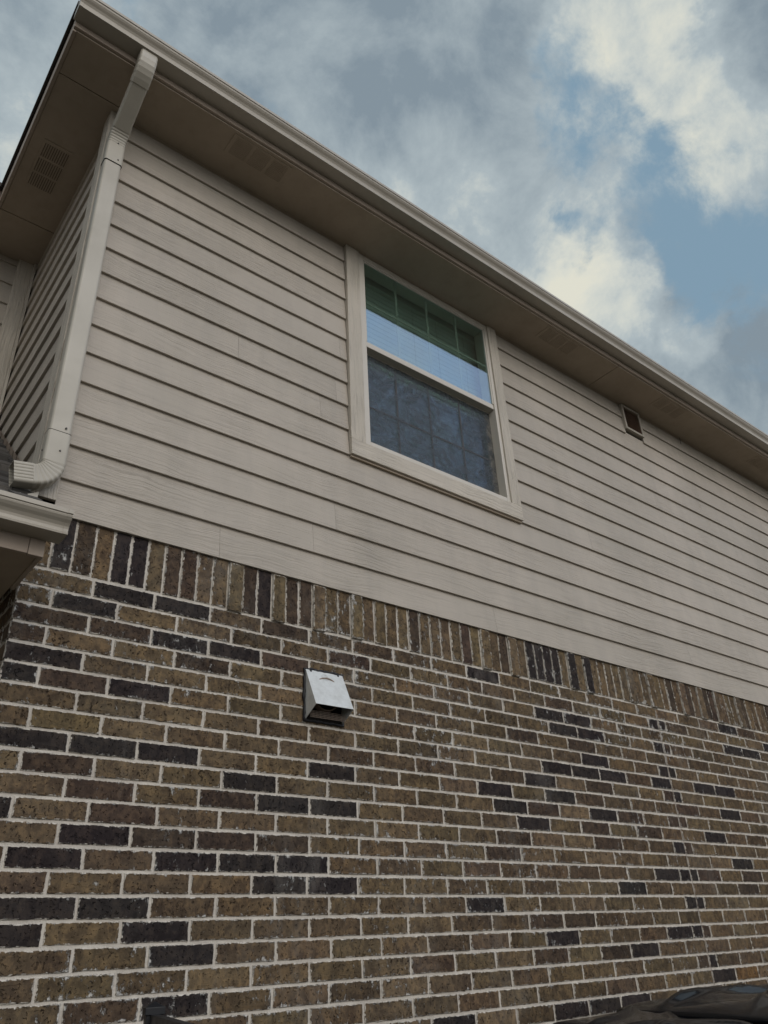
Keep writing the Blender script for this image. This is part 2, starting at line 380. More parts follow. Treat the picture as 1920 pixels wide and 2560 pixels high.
def tone_of(x0, x1, z0, z1, free):
    inside = lambda L: any(x0 - .004 < a < x1 + .004 and z0 - .006 < b < z1 + .006 for a, b in L)
    if inside(ORANGE): return (0.145, 0.088, 0.042)
    if inside(DARK): return jit(C_DARK)
    if inside(BROWN): return jit(C_BR)
    if free and random.random() < 0.16: return jit(C_DARK if random.random() < 0.55 else C_BR)
    t_ = random.random() ** 2.2 * .6; c = random.choice(C_TAN)
    return jit(tuple(a * (1 - t_) + b * t_ for a, b in zip(c, C_BR)), .12)
def brick(mb, place, w_, h_, tone, proud=0.0, fine=True):
    """place(u, v, d): u along, v up, d outward"""
    seg = max(2, int(w_ / 0.022)) if fine else 1; segv = max(2, int(h_ / 0.022)) if fine else 1
    def loop(ins, d, jx):
        pts = []
        for i in range(seg): pts.append((ins + (w_-2*ins) * i/seg, ins))
        for i in range(segv): pts.append((w_-ins, ins + (h_-2*ins) * i/segv))
        for i in range(seg): pts.append((w_-ins - (w_-2*ins) * i/seg, h_-ins))
        for i in range(segv): pts.append((ins, h_-ins - (h_-2*ins) * i/segv))
        return [place(u + random.gauss(0, jx), v + random.gauss(0, jx), d + random.gauss(0, jx * 0.5)) for u, v in pts]
    j = 0.0009 if fine else 0
    L = [loop(0, -0.02, j), loop(0, proud - 0.004, j), loop(0.003, proud, j), loop(0.014, proud + 0.0005, j)]
    n = len(L[0]); vs = sum(L, []); fs = []
    for r in range(3):
        for i in range(n): fs.append((r*n+i, r*n+(i+1) % n, (r+1)*n+(i+1) % n, (r+1)*n+i))
    fs.append(tuple(range(3*n, 4*n)))
    sd_ = random.random()
    mb.add(vs, fs, 0, tone=tone, edge=[0.0]*(2*n) + [0.15]*n + [1.0]*n, seed=sd_)
front = lambda x0, z0: (lambda u, v, d: (x0 + u, -d, z0 + v))
side = lambda y0, z0: (lambda u, v, d: (XC - d, y0 - u, z0 + v))
PIT = 0.0799; BL = 0.2704; J = 0.0105; XJ = 4.966
bw = MB()
course_top = 3.016
for i in range(38):
    zt = course_top - PIT * i - J; zb = course_top - PIT * (i + 1)
    if zt < 0.02: break
    zb = max(zb, -.01)
    jits = random.uniform(-0.008, 0.008)
    ph = (0.142 if i % 2 == 0 else 0.251) + jits
    edges = [XC] + [ph + BL * k for k in range(0, 60) if XC + 0.05 < ph + BL * k < XJ - 0.05] + [XJ]
    st = XJ + (0.088 if i % 2 else 0.0)
    e2 = [XJ] + [st + BL * k for k in range(0, 40) if XJ + 0.02 < st + BL * k < XE - 0.06] + [XE]
    for E_ in (edges, e2):
        for a, b in zip(E_[:-1], E_[1:]):
            x0 = a + (J/2 if a != XC else 0); x1 = b - J/2
            zc = (zb + zt) / 2; zj = random.uniform(-.0012, .0012)
            small = (x1 - x0) < 0.13 and a > 1.0
            tn = jit(C_DARK if random.random() < .6 else C_BR) if small else tone_of(x0, x1, zb, zt, x0 > 6.2 or zc < 1.3)
            fine = x1 < 6.6 and zt > 1.1
            brick(bw, front(x0, zb + zj), x1 - x0, zt - zb, tn, random.uniform(-.0015, .0015), fine)
    # return face, round the corner under the porch
    for k in range(6):
        y1 = (YB - (0.0 if i % 2 else 0.135)) - BL * k
        y0_ = max(0.012, y1 - BL + J)
        if y1 > 0.03: brick(bw, side(y1 - J/2, zb), y1 - J/2 - y0_, zt - zb, tone_of(-9, -8, zb, zt, True), 0.0, zt > 1.1)
# soldier course
sj = [XC - J/2, 0.758, 0.845, 0.933] + [1.010 + 0.0800 * k for k in range(131)]
hit = lambda c, L: any(abs(c - q) < 0.04 for q in L)
for a, b in zip(sj[:-1], sj[1:]):
    c_ = (a + b) / 2
    if b > XE: break
    free = random.random()
    tn = C_DARK if hit(c_, SOLD) else C_BR if hit(c_, SOLD_BROWN) or free < .12 else random.choice(C_TAN)
    if c_ > 6.3 and random.random() < .2: tn = C_DARK
    pr = 0.012 if hit(c_, PROUD) else random.uniform(-.002, .004)
    dz = random.uniform(-.003, .003)
    js = J * random.uniform(.45, 1.0)
    brick(bw, front(a + js/2, 3.018 + dz - (0.007 if pr > .008 else 0)), b - a - js, 0.244, jit(tn), pr, c_ < 6.6)
for k in range(17):
    y1 = YB - 0.0815 * k
    brick(bw, side(y1, 3.018), 0.071, 0.15, jit(random.choice(C_TAN)), 0.0, False)
# mortar behind
bw.add([(XC + .006, .0055, 0), (XE, .0055, 0), (XE, .0055, 3.27), (XC + .006, .0055, 3.27)], [(0, 1, 2, 3)], 1, tone=(.4, .4, .4), edge=0.0, seed=0.0)
bw.add([(XC + .006, .0055, 0), (XC + .006, .0055, 3.17), (XC + .006, YB, 3.17), (XC + .006, YB, 0)], [(0, 1, 2, 3)], 1, tone=(.4, .4, .4), edge=0.0, seed=0.0)
bw.build('brick_wall', [M_BRICK, M_MORTAR], house, fix=False)
# joint crack in the expansion joint
ej = MB()
zz = 2.99
pts = []
while zz > 0.02:
    pts.append((XJ + random.uniform(-.0022, .0022), zz)); zz -= 0.035
for (xa, za), (xb, zb_) in zip(pts[:-1], pts[1:]):
    ej.add([(xa-.0022, -.0008, za), (xb-.0022, -.0008, zb_), (xb+.0022, -.0008, zb_), (xa+.0022, -.0008, za)], [(0, 1, 2, 3)])
ej.build('expansion_joint', M_LOUV, house, fix=False)
# rear porch wall in brick (seen only from aside)

# ---- lap siding
WX0, WX1, WZ0, WZ1 = 2.305, 3.785, 4.15, 5.905        # outer edge of the window trim
def laps(mb, u0, u1, lines, place, cuts=None, seams=()):
    """lines: z of lower edges from the top; each board hangs from the line above"""
    top = lines[0]
    for i, zl in enumerate(lines[1:]):
        zt = lines[i]
        spans = [(u0, u1)]
        if cuts:
            for c0, c1, cz0, cz1 in cuts:
                if zl < cz1 - .02 and zt > cz0 + .02:
                    spans = [s for a, b in spans for s in ((a, min(b, c0)), (max(a, c1), b)) if s[1] - s[0] > .01]
        for a, b in spans:
            ss = [a] + sorted(x for x in seams[i] if a + .05 < x < b - .05) + [b] if seams else [a, b]
            for p, q in zip(ss[:-1], ss[1:]):
                q2 = q - (0.0012 if q != b else 0)
                tn = random.random()
                prof = [(0.001, zt + .02), (0.000, zt - .0), (0.0155, zl), (0.0145, zl - .0012), (-0.009, zl - .0004), (-0.009, zt + .02)]
                nseg = max(1, int((q2 - p) / 0.8))
                vs = []; 
                for e in (p, q2): vs += [place(e, d, z_) for d, z_ in prof]
                n = 6
                fs = [(j, (j+1) % n, n+(j+1) % n, n+j) for j in range(n)] + [tuple(range(n))[::-1], tuple(range(n, 2*n))]
                mb.add(vs, fs, 0, tone=tn)
ZL = [5.905] + [5.93 - 0.178 * k for k in range(1, 15)] + [3.2592]
seams = [[random.uniform(1.2, 10.5) for _ in range(2)] for _ in range(16)]
seams[14] = [1.51, 3.4, 7.2]; seams[13] = [2.05, 5.6]
sw = MB()
laps(sw, 0.735, XE, ZL, lambda u, d, z: (u, -d, z), [(WX0 - .004, WX1 + .004, WZ0, 7), (5.437, 5.712, 5.62, 7)], seams)
sw.build('siding_wall', M_SID, house)
sw2 = MB(); zs = [5.905] + [5.93 - .04 - 0.178 * k for k in range(1, 14)]
zs = [5.905] + [5.86 - 0.178 * k for k in range(0, 15)]
laps(sw2, 0.085, YB - 0.0, zs, lambda u, d, z: (XC - d + .012, u, z))
s2 = sw2.build('siding_wall', M_SID, house); s2['label'] = 'narrow return of siding facing the porch roof'
sw3 = MB(); laps(sw3, -5.0, XC - .09, [5.905] + [5.85 - .178 * k for k in range(0, 10)], lambda u, d, z: (u, YB - d, z))
laps(sw3, -5.0, XC - .002, [3.0 - .178 * k for k in range(0, 17)], lambda u, d, z: (u, YB - d, z))
s3 = sw3.build('siding_wall', M_SID, house); s3['label'] = 'set back siding beyond the inside corner'
# solid sheathing behind
sh = MB(); sh.box(XC + .02, WX0 + .05, .012, .10, 3.2, 6.2); sh.box(WX1 - .05, XE, .012, .10, 3.2, 6.2)
sh.box(WX0 + .05, WX1 - .05, .012, .10, 3.2, WZ0 + .06); sh.box(WX0 + .05, WX1 - .05, .012, .10, WZ1, 6.2)
sh.box(XC + .012, XC + .02, .012, YB, 3.2, 6.2); sh.box(-5, XC, YB + .012, YB + .1, 0, 6.2); sh.box(XC + .02, XE, YD, YD + .1, 0, 6.2)
sh.box(XE - .1, XE, .10, YD, 0, 6.2)
sh.build('wall_core', M_DARK, house)
# corner boards
cb = MB(); cb.box(0.632, 0.7345, -.024, .0, 3.315, 5.905, 0, tone=.3); cb.box(0.632, 0.656, .0003, .085, 3.23, 5.905, 0, tone=.6)
cb.build('corner_board', M_TRIM_V, house, 0.002)
ib = MB(); ib.box(0.545, 0.640, YB - .03, YB - .002, 4.2, 5.905, 0, tone=.4); ib.box(0.6405, 0.658, YB - .05, YB - .002, 4.2, 5.905, 0, tone=.2)
ib.build('corner_board', M_TRIM_V, house, 0.002)

# ---- soffit, fascia, roof
ZS = 5.905
XL = 0.300
sf = MB()
def panel(x0, x1, y0, y1, z=ZS): sf.box(x0, x1, y0, y1, z, z + .012)
gap = .003
panel(XL + .02, 0.665, -.34, -.067); panel(0.666, 4.989 - gap, -.34, .06); panel(4.989 + gap, 8.62, -.34, .06); panel(8.62 + 2*gap, XE, -.34, .06)
panel(XL + .02, 0.665, -.062, 1.06 - gap)
panel(-5, 0.672, 1.06 + gap, YB + .02)
sf.box(0.672, XE, -.012, .05, ZS - .006, ZS - .0005)
sof = sf.build('soffit', M_SOF, house, 0.0012, seg=1)
def soffit_vent(x0, x1, y0, y1, along, slot):
    b = MB(); b.box(x0, x1, y0, y1, ZS - .0035, ZS - .0004)
    L0, L1 = (x0, x1) if along == 'x' else (y0, y1)
    W0, W1 = (y0, y1) if along == 'x' else (x0, x1)
    for gq in range(3):
        a = L0 + (L1 - L0) * (0.06 + gq * 0.305); e = a + (L1 - L0) * 0.26
        for q in range(11):
            c = W0 + (W1 - W0) * (0.10 + q * 0.08)
            for mi, zz0, zz1, wd_ in ((1, ZS - .0042, ZS - .0036, .0048), (0, ZS - .0056, ZS - .0043, .0016)):
                c2 = c + (0 if mi else .0042)
                if along == 'x': b.box(a, e, c2 - wd_/2, c2 + wd_/2, zz0, zz1, mi)
                else: b.box(c2 - wd_/2, c2 + wd_/2, a, e, zz0, zz1, mi)
    return b.build('soffit_vent', [M_SOF, slot], sof, fix=True)
soffit_vent(0.385, 0.555, 0.385, 0.785, 'y', M_SLOT)
for xa in (1.275, 4.105, 5.68, 7.39): soffit_vent(xa, xa + .415, -.32, -.175, 'x', M_SOF)

fa = MB()
fa.box(XL, XE, -.358, -.341, 5.915, 6.10)
fa.build('fascia', M_FAS, house, 0.002)
fa2 = MB(); fa2.box(XL, XL + .0185, -.340, 1.12, 5.898, 6.03); fa2.build('fascia', M_FAS, house, 0.0015)
fa3 = MB(); fa3.box(-5, XL - .002, 1.04, 1.058, 5.90, 6.06); fa3.build('fascia', M_FAS, house, 0.0015)
rf = MB()
def slab(pts, th=0.035, tone=.3):
    n = len(pts); rf.add([(x, y, z) for x, y, z in pts] + [(x, y, z + th) for x, y, z in pts],
        [tuple(range(n))[::-1], tuple(range(n, 2*n))] + [(i, (i+1) % n, n+(i+1) % n, n+i) for i in range(n)], 0, tone=tone)
SL = 0.6
zr = lambda d: 6.035 + SL * d
slab([(XL - .018, -.40, 6.035), (XE + .3, -.40, 6.035), (XE + .3, 3.9, zr(4.3)), (XL - .018 + 4.3, 3.9, zr(4.3))], .035)
slab([(XL - .018, -.40, 6.033), (XL - .018 + 4.3, 3.9, zr(4.3) - .002), (XL - .018 + 4.3, 4.2, zr(4.3) - .002), (XL - .018, 8.5, 6.033)][::-1], .036)
slab([(-5.3, 1.00, 6.032), (3.0, 1.00, 6.032), (3.0, 4.6, 6.032 + SL * 3.6), (-5.3, 4.6, 6.032 + SL * 3.6)], .034)
slab([(XE + .3, 3.9, zr(4.3)), (XE + .3, 8.5, 6.035), (XL, 8.5, 6.035), (XL - .018 + 4.3, 3.9, zr(4.3))], .035)
rf.build('roof', M_SHINGLE, house)

# ---- gutters: K-style profile (y outward negative), z up
def gutter(name, x0, x1, yb, z0, parent, caps, sz):
    k = [(0, 0), (-.086, 0), (-.0875, .010), (-.0835, .016), (-.0835, .030), (-.086, .042), (-.0935, .056), (-.103, .068), (-.110, .080), (-.112, .088), (-.112, .093), (-.1165, .0955), (-.1165, .119), (-.110, .1215), (-.100, .1215)]
    k = [(a * 1.055, b * sz) for a, b in k]
    inner = [(a + .0022 if a < -.01 else a, b + (.0022 if b < .01 else 0)) for a, b in k]
    inner[-1] = (k[-1][0], k[-1][1] - .0022)
    prof = k + inner[::-1]
    prof = [(yb + a, z0 + b) for a, b in prof] + [(yb - .0022, z0 + .0022)]
    back = [(yb, z0), (yb, z0 + .085), (yb - .0018, z0 + .085), (yb - .0018, z0 + .0022)]
    mb = MB()
    n = len(k)
    P = [(yb + a, z0 + b) for a, b in k]; Q = [(yb + a, z0 + b) for a, b in inner]
    vs = [(x0, *p) for p in P] + [(x1, *p) for p in P] + [(x0, *p) for p in Q] + [(x1, *p) for p in Q]
    fs = []
    for i in range(n - 1): fs += [(i, i+1, n+i+1, n+i), (2*n+i, 3*n+i, 3*n+i+1, 2*n+i+1)]
    fs += [(n-1, 3*n-1, 4*n-1, 2*n-1)]
    mb.add(vs, fs); mb.prism(back, 'x', x0, x1)
    go_ = mb.build(name, M_GUT, parent)
    for xc, sgn in caps:
        c = MB(); capp = [(yb + .001 + a * 1.012, z0 + b * 1.01 - .001) for a, b in k] + [(yb + .001, z0 + .1215 * sz - .002)]
        c.prism(capp, 'x', xc, xc + sgn * .004)
        # rolled flange
        m_ = len(k)
        for i in range(1, m_ - 1):
            (a0, b0), (a1, b1) = k[i], k[i+1]
            d = Vector((a1 - a0, b1 - b0)); nn = Vector((d[1], -d[0])).normalized() * -.002 if d.length else Vector((0, 0))
            o0 = (yb + a0, z0 + b0); o1 = (yb + a1, z0 + b1)
            q0 = (o0[0] - abs(nn[0]), o0[1] - .0003); q1 = (o1[0] - abs(nn[0]), o1[1] - .0003)
            c.add([(xc - sgn*.014, *o0), (xc - sgn*.014, *o1), (xc + sgn*.004, *o1), (xc + sgn*.004, *o0),
                   (xc - sgn*.014, *q0), (xc - sgn*.014, *q1), (xc + sgn*.004, *q1), (xc + sgn*.004, *q0)],
                  [(4, 5, 6, 7), (0, 4, 7, 3), (1, 2, 6, 5), (0, 1, 5, 4), (3, 7, 6, 2)])
        c.build('end_cap', M_GUT, go_)
    return go_
gut = gutter('gutter', 0.291, XE + .25, -.3585, 5.957, house, [(0.291, -1)], .84)
lg = gutter('gutter', -5.0, 0.690, -.349, 2.955, house, [(0.690, 1)], .74)
lg['label'] = 'lower gutter along the porch eave'

# ---- porch eave and roof on the left
pf = MB(); pf.box(-5, 0.592, -.348, -.330, 2.892, 3.06); pf.box(0.5935, 0.648, -.3495, -.329, 2.889, 3.06)
pf.box(0.632, 0.648, -.3285, .0, 2.889, 3.02)
pf.build('porch_fascia', M_FAS, house, 0.002)
ps = MB(); ps.box(-5, .6315, -.329, .19, 2.897, 2.91); ps.box(-5, .6, .19, .205, 2.897, 3.0); ps.box(-5, .655, .206, YB, 2.99, 3.0)
ps.build('porch_soffit', M_SOF, house, 0.001, seg=1)
pr_ = MB()
zroof = lambda y: 3.012 + .82 * (y + .38)
nc = 15; dy = .118
for i in range(nc + 1):
    y0 = -.40 + dy * i; y1 = min(y0 + dy * 1.5, YB - .004)
    if y1 - y0 < .02: continue
    xx = -5.0 - random.uniform(0, .2)
    while xx < .652:
        wt = random.uniform(.10, .24); x1_ = min(xx + wt, .652); th = random.choice((.008, .012, .022)); 
        za, zb_ = zroof(y0) + .006, zroof(y1) - .006
        dd = random.uniform(-.004, .004)
        pr_.add([(xx, y0 + dd, za - .008), (x1_ - .002, y0 + dd, za - .008), (x1_ - .002, y1, zb_ - .008), (xx, y1, zb_ - .008),
                 (xx, y0 + dd, za + th), (x1_ - .002, y0 + dd, za + th), (x1_ - .002, y1, zb_ + .001), (xx, y1, zb_ + .001)],
                [(0, 3, 2, 1), (4, 5, 6, 7), (0, 1, 5, 4), (1, 2, 6, 5), (2, 3, 7, 6), (3, 0, 4, 7)], 0, tone=random.random())
        xx = x1_
pr_.add([(-5.2, -.39, zroof(-.39) - .012), (.652, -.39, zroof(-.39) - .012), (.652, YB, zroof(YB) - .012), (-5.2, YB, zroof(YB) - .012)], [(0, 1, 2, 3)], 0, tone=.5)
pr_.build('porch_roof', M_SHINGLE, house)
# step flashing at the roof / wall line, kick-out flashing at its foot
fl = MB()
for i in range(13):
    y0 = -.02 + .115 * i
    fl.add([(.6535, y0, zroof(y0) + .004), (.6535, y0 + .13, zroof(y0 + .13) + .004), (.6535, y0 + .13, zroof(y0 + .13) + .045), (.6535, y0, zroof(y0) + .045),
            (.6520, y0, zroof(y0) + .004), (.6520, y0 + .13, zroof(y0 + .13) + .004), (.6520, y0 + .13, zroof(y0 + .13) + .045), (.6520, y0, zroof(y0) + .045)],
           [(0, 1, 2, 3), (4, 7, 6, 5), (0, 4, 5, 1), (3, 2, 6, 7), (0, 3, 7, 4), (1, 5, 6, 2)])
fl.build('step_flashing', M_LOUV, house)
kf = MB()
for pts in ([(.655, -.052, 3.315), (.612, -.056, 3.29), (.645, -.058, 3.205)], [(.585, -.062, 3.285), (.545, -.07, 3.262), (.575, -.066, 3.24)]):
    kf.add(pts + [(x_, y_ + .002, z_) for x_, y_, z_ in pts], [(0, 1, 2), (5, 4, 3), (0, 3, 4, 1), (1, 4, 5, 2), (2, 5, 3, 0)])
kf.build('kickout_flashing', M_SPOUT, house)

# ---- downspout
XD = 0.682; SW, SDp = 0.098, 0.072
ds = empty('downspout', None, None, parent=house)
X_, Y_, Z_ = Vector((1, 0, 0)), Vector((0, 1, 0)), Vector((0, 0, 1))
def yz_ring(y, z, ang, sec, k=1.0):        # ang: tangent angle from straight down towards the wall
    b = Vector((0, math.cos(ang), math.sin(ang))); return ((XD, y, z), X_, b, sec, k)
sec = rrect(SW, SDp, .014); secf = rrect(SW, SDp, .012, 4, .0022, 5)
YF = -.0625; YG = -.402
A = R(54); r1 = .135
st = MB(); rings = []
y, z = YG, 5.962
rings += [yz_ring(y, z, 0, sec), yz_ring(y, z - .03, 0, sec)]
z -= .03
n = 10
for i in range(1, n + 1):
    a = A * i / n
    rings.append(yz_ring(y + r1 * (1 - math.cos(a)), z - r1 * math.sin(a), a, sec, .972 if i % 2 else 1.0))
y += r1 * (1 - math.cos(A)); z -= r1 * math.sin(A)
rings.append(yz_ring(y + .03 * math.sin(A), z - .03 * math.cos(A), A, sec)); y += .03 * math.sin(A); z -= .03 * math.cos(A)
sweep(st, rings); e1 = st.build('elbow', M_SPOUT, ds); e1['label'] = 'elbow hanging from the gutter outlet'
# angled piece
drop = YF - r1 * (1 - math.cos(A)) - y
L = drop / math.sin(A) - .03
ms = MB(); sec_s = rrect(SW - .006, SDp - .006, .013)
sweep(ms, [yz_ring(y - .01 * math.sin(A), z + .01 * math.cos(A), A, sec_s), yz_ring(y + (L + .01) * math.sin(A), z - (L + .01) * math.cos(A), A, sec_s)])
ms.build('pipe', M_SPOUT, ds)
y += L * math.sin(A); z -= L * math.cos(A)
e2 = MB(); rings = [yz_ring(y, z, A, sec), yz_ring(y + .03 * math.sin(A), z - .03 * math.cos(A), A, sec)]
y += .03 * math.sin(A); z -= .03 * math.cos(A)
for i in range(1, 13):
    a = A - A * i / 12
    rings.append(yz_ring(y + r1 * (math.cos(a) - math.cos(A)), z - r1 * (math.sin(A) - math.sin(a)), a, sec, .95 if i % 2 else 1.0))
z -= r1 * math.sin(A)
rings += [yz_ring(YF, z - .012, 0, sec), yz_ring(YF, 5.40, 0, sec)]
sweep(e2, rings); e2.build('elbow', M_SPOUT, ds)
pp = MB(); sweep(pp, [yz_ring(YF + .001, 5.41, 0, sec_s), yz_ring(YF + .001, 3.585, 0, sec_s)]); pp.build('pipe', M_SPOUT, ds)
# bottom elbow, bending towards the porch roof
be = MB(); A2 = R(80); r2 = .082
def xz_ring(x, z, ang, sec, k=1.0):
    a = Vector((math.cos(ang), 0, -math.sin(ang))) if False else Vector((math.cos(ang), 0, math.sin(ang) * -1))
    return ((x, YF, z), Vector((math.cos(ang), 0, -math.sin(ang))), Y_, sec, k)
x, z = XD, 3.605
rings = [xz_ring(x, z, 0, sec), xz_ring(x, 3.452, 0, sec)]
z = 3.452
for i in range(1, 15):
    a = A2 * i / 14
    rings.append(xz_ring(x - r2 * (1 - math.cos(a)), z - r2 * math.sin(a), a, secf if False else sec, .955 if i % 2 else 1.0))
x -= r2 * (1 - math.cos(A2)); z -= r2 * math.sin(A2)
rings.append(xz_ring(x - .006 * math.sin(A2), z - .006 * math.cos(A2), A2, sec))
sweep(be, rings, close=False); be.build('elbow', M_SPOUT, ds)['label'] = 'ribbed bottom elbow turned out over the porch roof'
be2 = MB(); x0_, z0_ = x - .006 * math.sin(A2), z - .006 * math.cos(A2)
sweep(be2, [xz_ring(x0_, z0_, A2, secf), xz_ring(x0_ - .075 * math.sin(A2), z0_ - .075 * math.cos(A2), A2, secf),
            xz_ring(x0_ - .075 * math.sin(A2), z0_ - .075 * math.cos(A2), A2, secf, .955), xz_ring(x0_ + .01, z0_, A2, secf, .955)], close=False)
be2.build('outlet', [M_SPOUT], ds)
for i, (sx, sz) in enumerate(((XD + .02, 5.43), (XD + .005, 5.56), (XD + .02, 3.63), (XD + .012, 3.51), (XD - .047, 3.51))):
    sc_ = MB()
    if i < 4: cyl(sc_, (sx, YF - SDp/2 + .001, sz), (0, -1, 0), .005, .005, 10, r2=.0035)
    else: cyl(sc_, (XD - SW/2 + .001, YF, sz), (-1, 0, 0), .005, .005, 10, r2=.0035)
    sc_.build('screw', M_SCREW, ds)
for zq in (5.402, 3.607):
    sq = MB(); so_ = rrect(SW + .0005, SDp + .0005, .014)
    sweep(sq, [((XD, YF, zq), X_, Y_, so_, 1.0), ((XD, YF, zq - .0028), X_, Y_, so_, 1.0)]); sq.build('seam', M_DARK, ds)

# ---- window
win = empty('window', None, None, parent=house)
tl = MB(); tl.box(WX0, 2.414, -.034, .01, 4.262, WZ1 - .001, 0, tone=.3); tl.build('trim_board', M_TRIM_V, win, .003)
tr_ = MB(); tr_.box(3.692, WX1, -.034, .01, 4.262, WZ1 - .001, 0, tone=.7); tr_.build('trim_board', M_TRIM_V, win, .003)
tb = MB(); tb.box(WX0, WX1, -.036, .01, WZ0, 4.2615, 0, tone=.5); tb.build('sill_board', M_TRIM_H, win, .003)
ub = MB(); ub.box(WX0 + .004, WX1 - .004, -.020, .01, WZ0 - .014, WZ0 - .0005, 0, tone=.1); ub.build('drip_strip', M_SOF, win, .001)
FX0, FX1, FZ0, FZ1 = 2.415, 3.691, 4.2625, 5.904
fr = MB()
fr.box(FX0, FX0 + .046, -.022, .09, FZ0, FZ1); fr.box(FX1 - .030, FX1, -.022, .09, FZ0, FZ1)
fr.box(FX0 + .046, FX1 - .030, -.022, .09, FZ0, FZ0 + .036); fr.box(FX0 + .046, FX1 - .030, -.022, .09, FZ1 - .05, FZ1)
fr.build('frame', M_FRAME, win, .003)
GX0, GX1 = FX0 + .046, FX1 - .030
rail = MB(); rail.box(GX0 + .0004, GX1 - .0004, -.012, .045, 5.068, 5.112); rail.box(GX0 + .0004, GX1 - .0004, .0455, .085, 5.058, 5.10)
rail.build('meeting_rail', M_FRAME, win, .003)
us = MB(); us.box(GX0 + .0004, GX0 + .010, -.017, .014, 5.1125, FZ1 - .0505); us.box(GX1 - .012, GX1 - .0004, -.017, .014, 5.1125, FZ1 - .0505)
us.box(GX0 + .0105, GX1 - .0125, -.017, .014, FZ1 - .062, FZ1 - .0505)
us.build('upper_sash', M_FRAME, win, .002)
ls = MB(); ls.box(GX0 + .0004, GX0 + .022, .050, .085, FZ0 + .0365, 5.057); ls.box(GX1 - .045, GX1 - .0004, .050, .085, FZ0 + .0365, 5.057)
ls.box(GX0 + .0225, GX1 - .0455, .050, .085, FZ0 + .0365, FZ0 + .07)
ls.build('lower_sash', M_FRAME, win, .002)
pu = MB(); pu.box(GX0 + .0105, GX1 - .0125, -.010, -.005, 5.1125, FZ1 - .0625); pu.build('pane', M_GLASS, win)
pl = MB(); pl.box(GX0 + .0225, GX1 - .0455, .064, .069, FZ0 + .0705, 5.057); pl.build('pane', M_GLASS, win)
gr = MB()
for gx in (2.765, 3.062, 3.360): gr.box(gx - .008, gx + .008, -.001, .006, 5.1125, FZ1 - .0625)
gr.box(GX0 + .0105, GX1 - .0125, -.0005, .0055, 5.474, 5.490)
gr.build('grille', M_FRAME, win, .001)
gr2 = MB()
for gx in (2.765, 3.062, 3.360): gr2.box(gx - .0055, gx + .0055, .0565, .0625, FZ0 + .0705, 5.057)
gr2.box(GX0 + .0225, GX1 - .0455, .057, .062, 4.6345, 4.6455)
gr2.build('grille', M_LOUV, win, .001)
sc = MB(); sc.add([(GX0 + .006, .040, FZ0 + .038), (GX1 - .006, .040, FZ0 + .038), (GX1 - .006, .040, 5.056), (GX0 + .006, .040, 5.056)], [(0, 1, 2, 3)])
sc.build('insect_screen', M_SCREEN, win)
lk = MB(); lk.box(2.555, 2.585, .030, .038, FZ0 + .0385, FZ0 + .056); lk.build('screen_tab', M_BLACK, win, .002)
# room behind the glass
rm = MB()
rm.add([(1.2, .101, 3.3), (5.0, .101, 3.3), (5.0, 4.0, 3.3), (1.2, 4.0, 3.3), (1.2, .101, 6.0), (5.0, .101, 6.0), (5.0, 4.0, 6.0), (1.2, 4.0, 6.0)],
       [(0, 1, 2, 3), (4, 7, 6, 5), (2, 6, 7, 3), (0, 3, 7, 4), (1, 5, 6, 2)])
rm.build('bedroom', M_ROOM, house, fix=False)
# blind hanging inside
bl_ = empty('window_blind', 'closed pale slatted blind hanging inside the upstairs window', 'blind')
hb = MB(); hb.box(GX0 - .02, GX1 + .06, .12, .18, 5.83, 5.895); hb.build('headrail', M_BLIND, bl_, .003)
slb = MB(); zz = 5.82
while zz > 4.31:
    a = R(83); h_ = .0245
    p0 = (.150 - h_ * math.cos(a), zz - h_ * math.sin(a)); p1 = (.150 + h_ * math.cos(a), zz + h_ * math.sin(a))
    slb.prism([p0, (p0[0] + .003, p0[1]), (p1[0] + .003, p1[1]), p1], 'x', GX0 - .02, GX1 + .06); zz -= .044
slb.build('slats', M_BLIND, bl_)
for cx in (2.56, 3.03, 3.27, 3.56):
    cmb = MB(); zz = 5.82
    while zz > 4.33:
        cmb.add([(cx - .0015, .1235, zz), (cx + .0015, .1235, zz), (cx + .0045, .1235, zz - .026), (cx + .0015, .1235, zz - .026),
                 (cx - .0015, .125, zz), (cx + .0015, .125, zz), (cx + .0045, .125, zz - .026), (cx + .0015, .125, zz - .026)],
                [(0, 3, 2, 1), (4, 5, 6, 7), (0, 1, 5, 4), (1, 2, 6, 5), (2, 3, 7, 6), (3, 0, 4, 7)]); zz -= .044
    cmb.build('cord', M_LOUV, bl_)

# ---- louvred wall vent under the eave
wv = empty('wall_vent', None, None, parent=house)
v = MB(); vx0, vx1, vz0, vz1 = 5.437, 5.712, 5.622, 5.898; fw = .022
v.box(vx0, vx0 + fw, -.034, .02, vz0, vz1); v.box(vx1 - fw, vx1, -.034, .02, vz0, vz1)
v.box(vx0 + fw, vx1 - fw, -.034, .02, vz0, vz0 + fw); v.box(vx0 + fw, vx1 - fw, -.034, .02, vz1 - fw, vz1)
v.build('frame', M_GUT, wv, .004)
v = MB(); zz = vz0 + fw + .008
while zz < vz1 - fw:
    v.prism([(-.028, zz - .007), (-.026, zz - .007), (-.012, zz + .006), (-.014, zz + .006)], 'x', vx0 + fw, vx1 - fw); zz += .0135
v.build('louvres', m_paint('brown_louvre', (0.42, 0.32, 0.26), 0.55, 0.2, 6.0), wv)
v = MB(); v.box(vx0 + fw, vx1 - fw, .0, .015, vz0 + fw, vz1 - fw); v.build('backing', M_DARK, wv)
lw = MB()
wpts = [(6.40, -.02, 5.905), (6.402, -.024, 5.88), (6.396, -.022, 5.85), (6.405, -.02, 5.83)]
for a, b in zip(wpts[:-1], wpts[1:]): cyl(lw, a, Vector(b) - Vector(a), .0022, (Vector(b) - Vector(a)).length, 6)
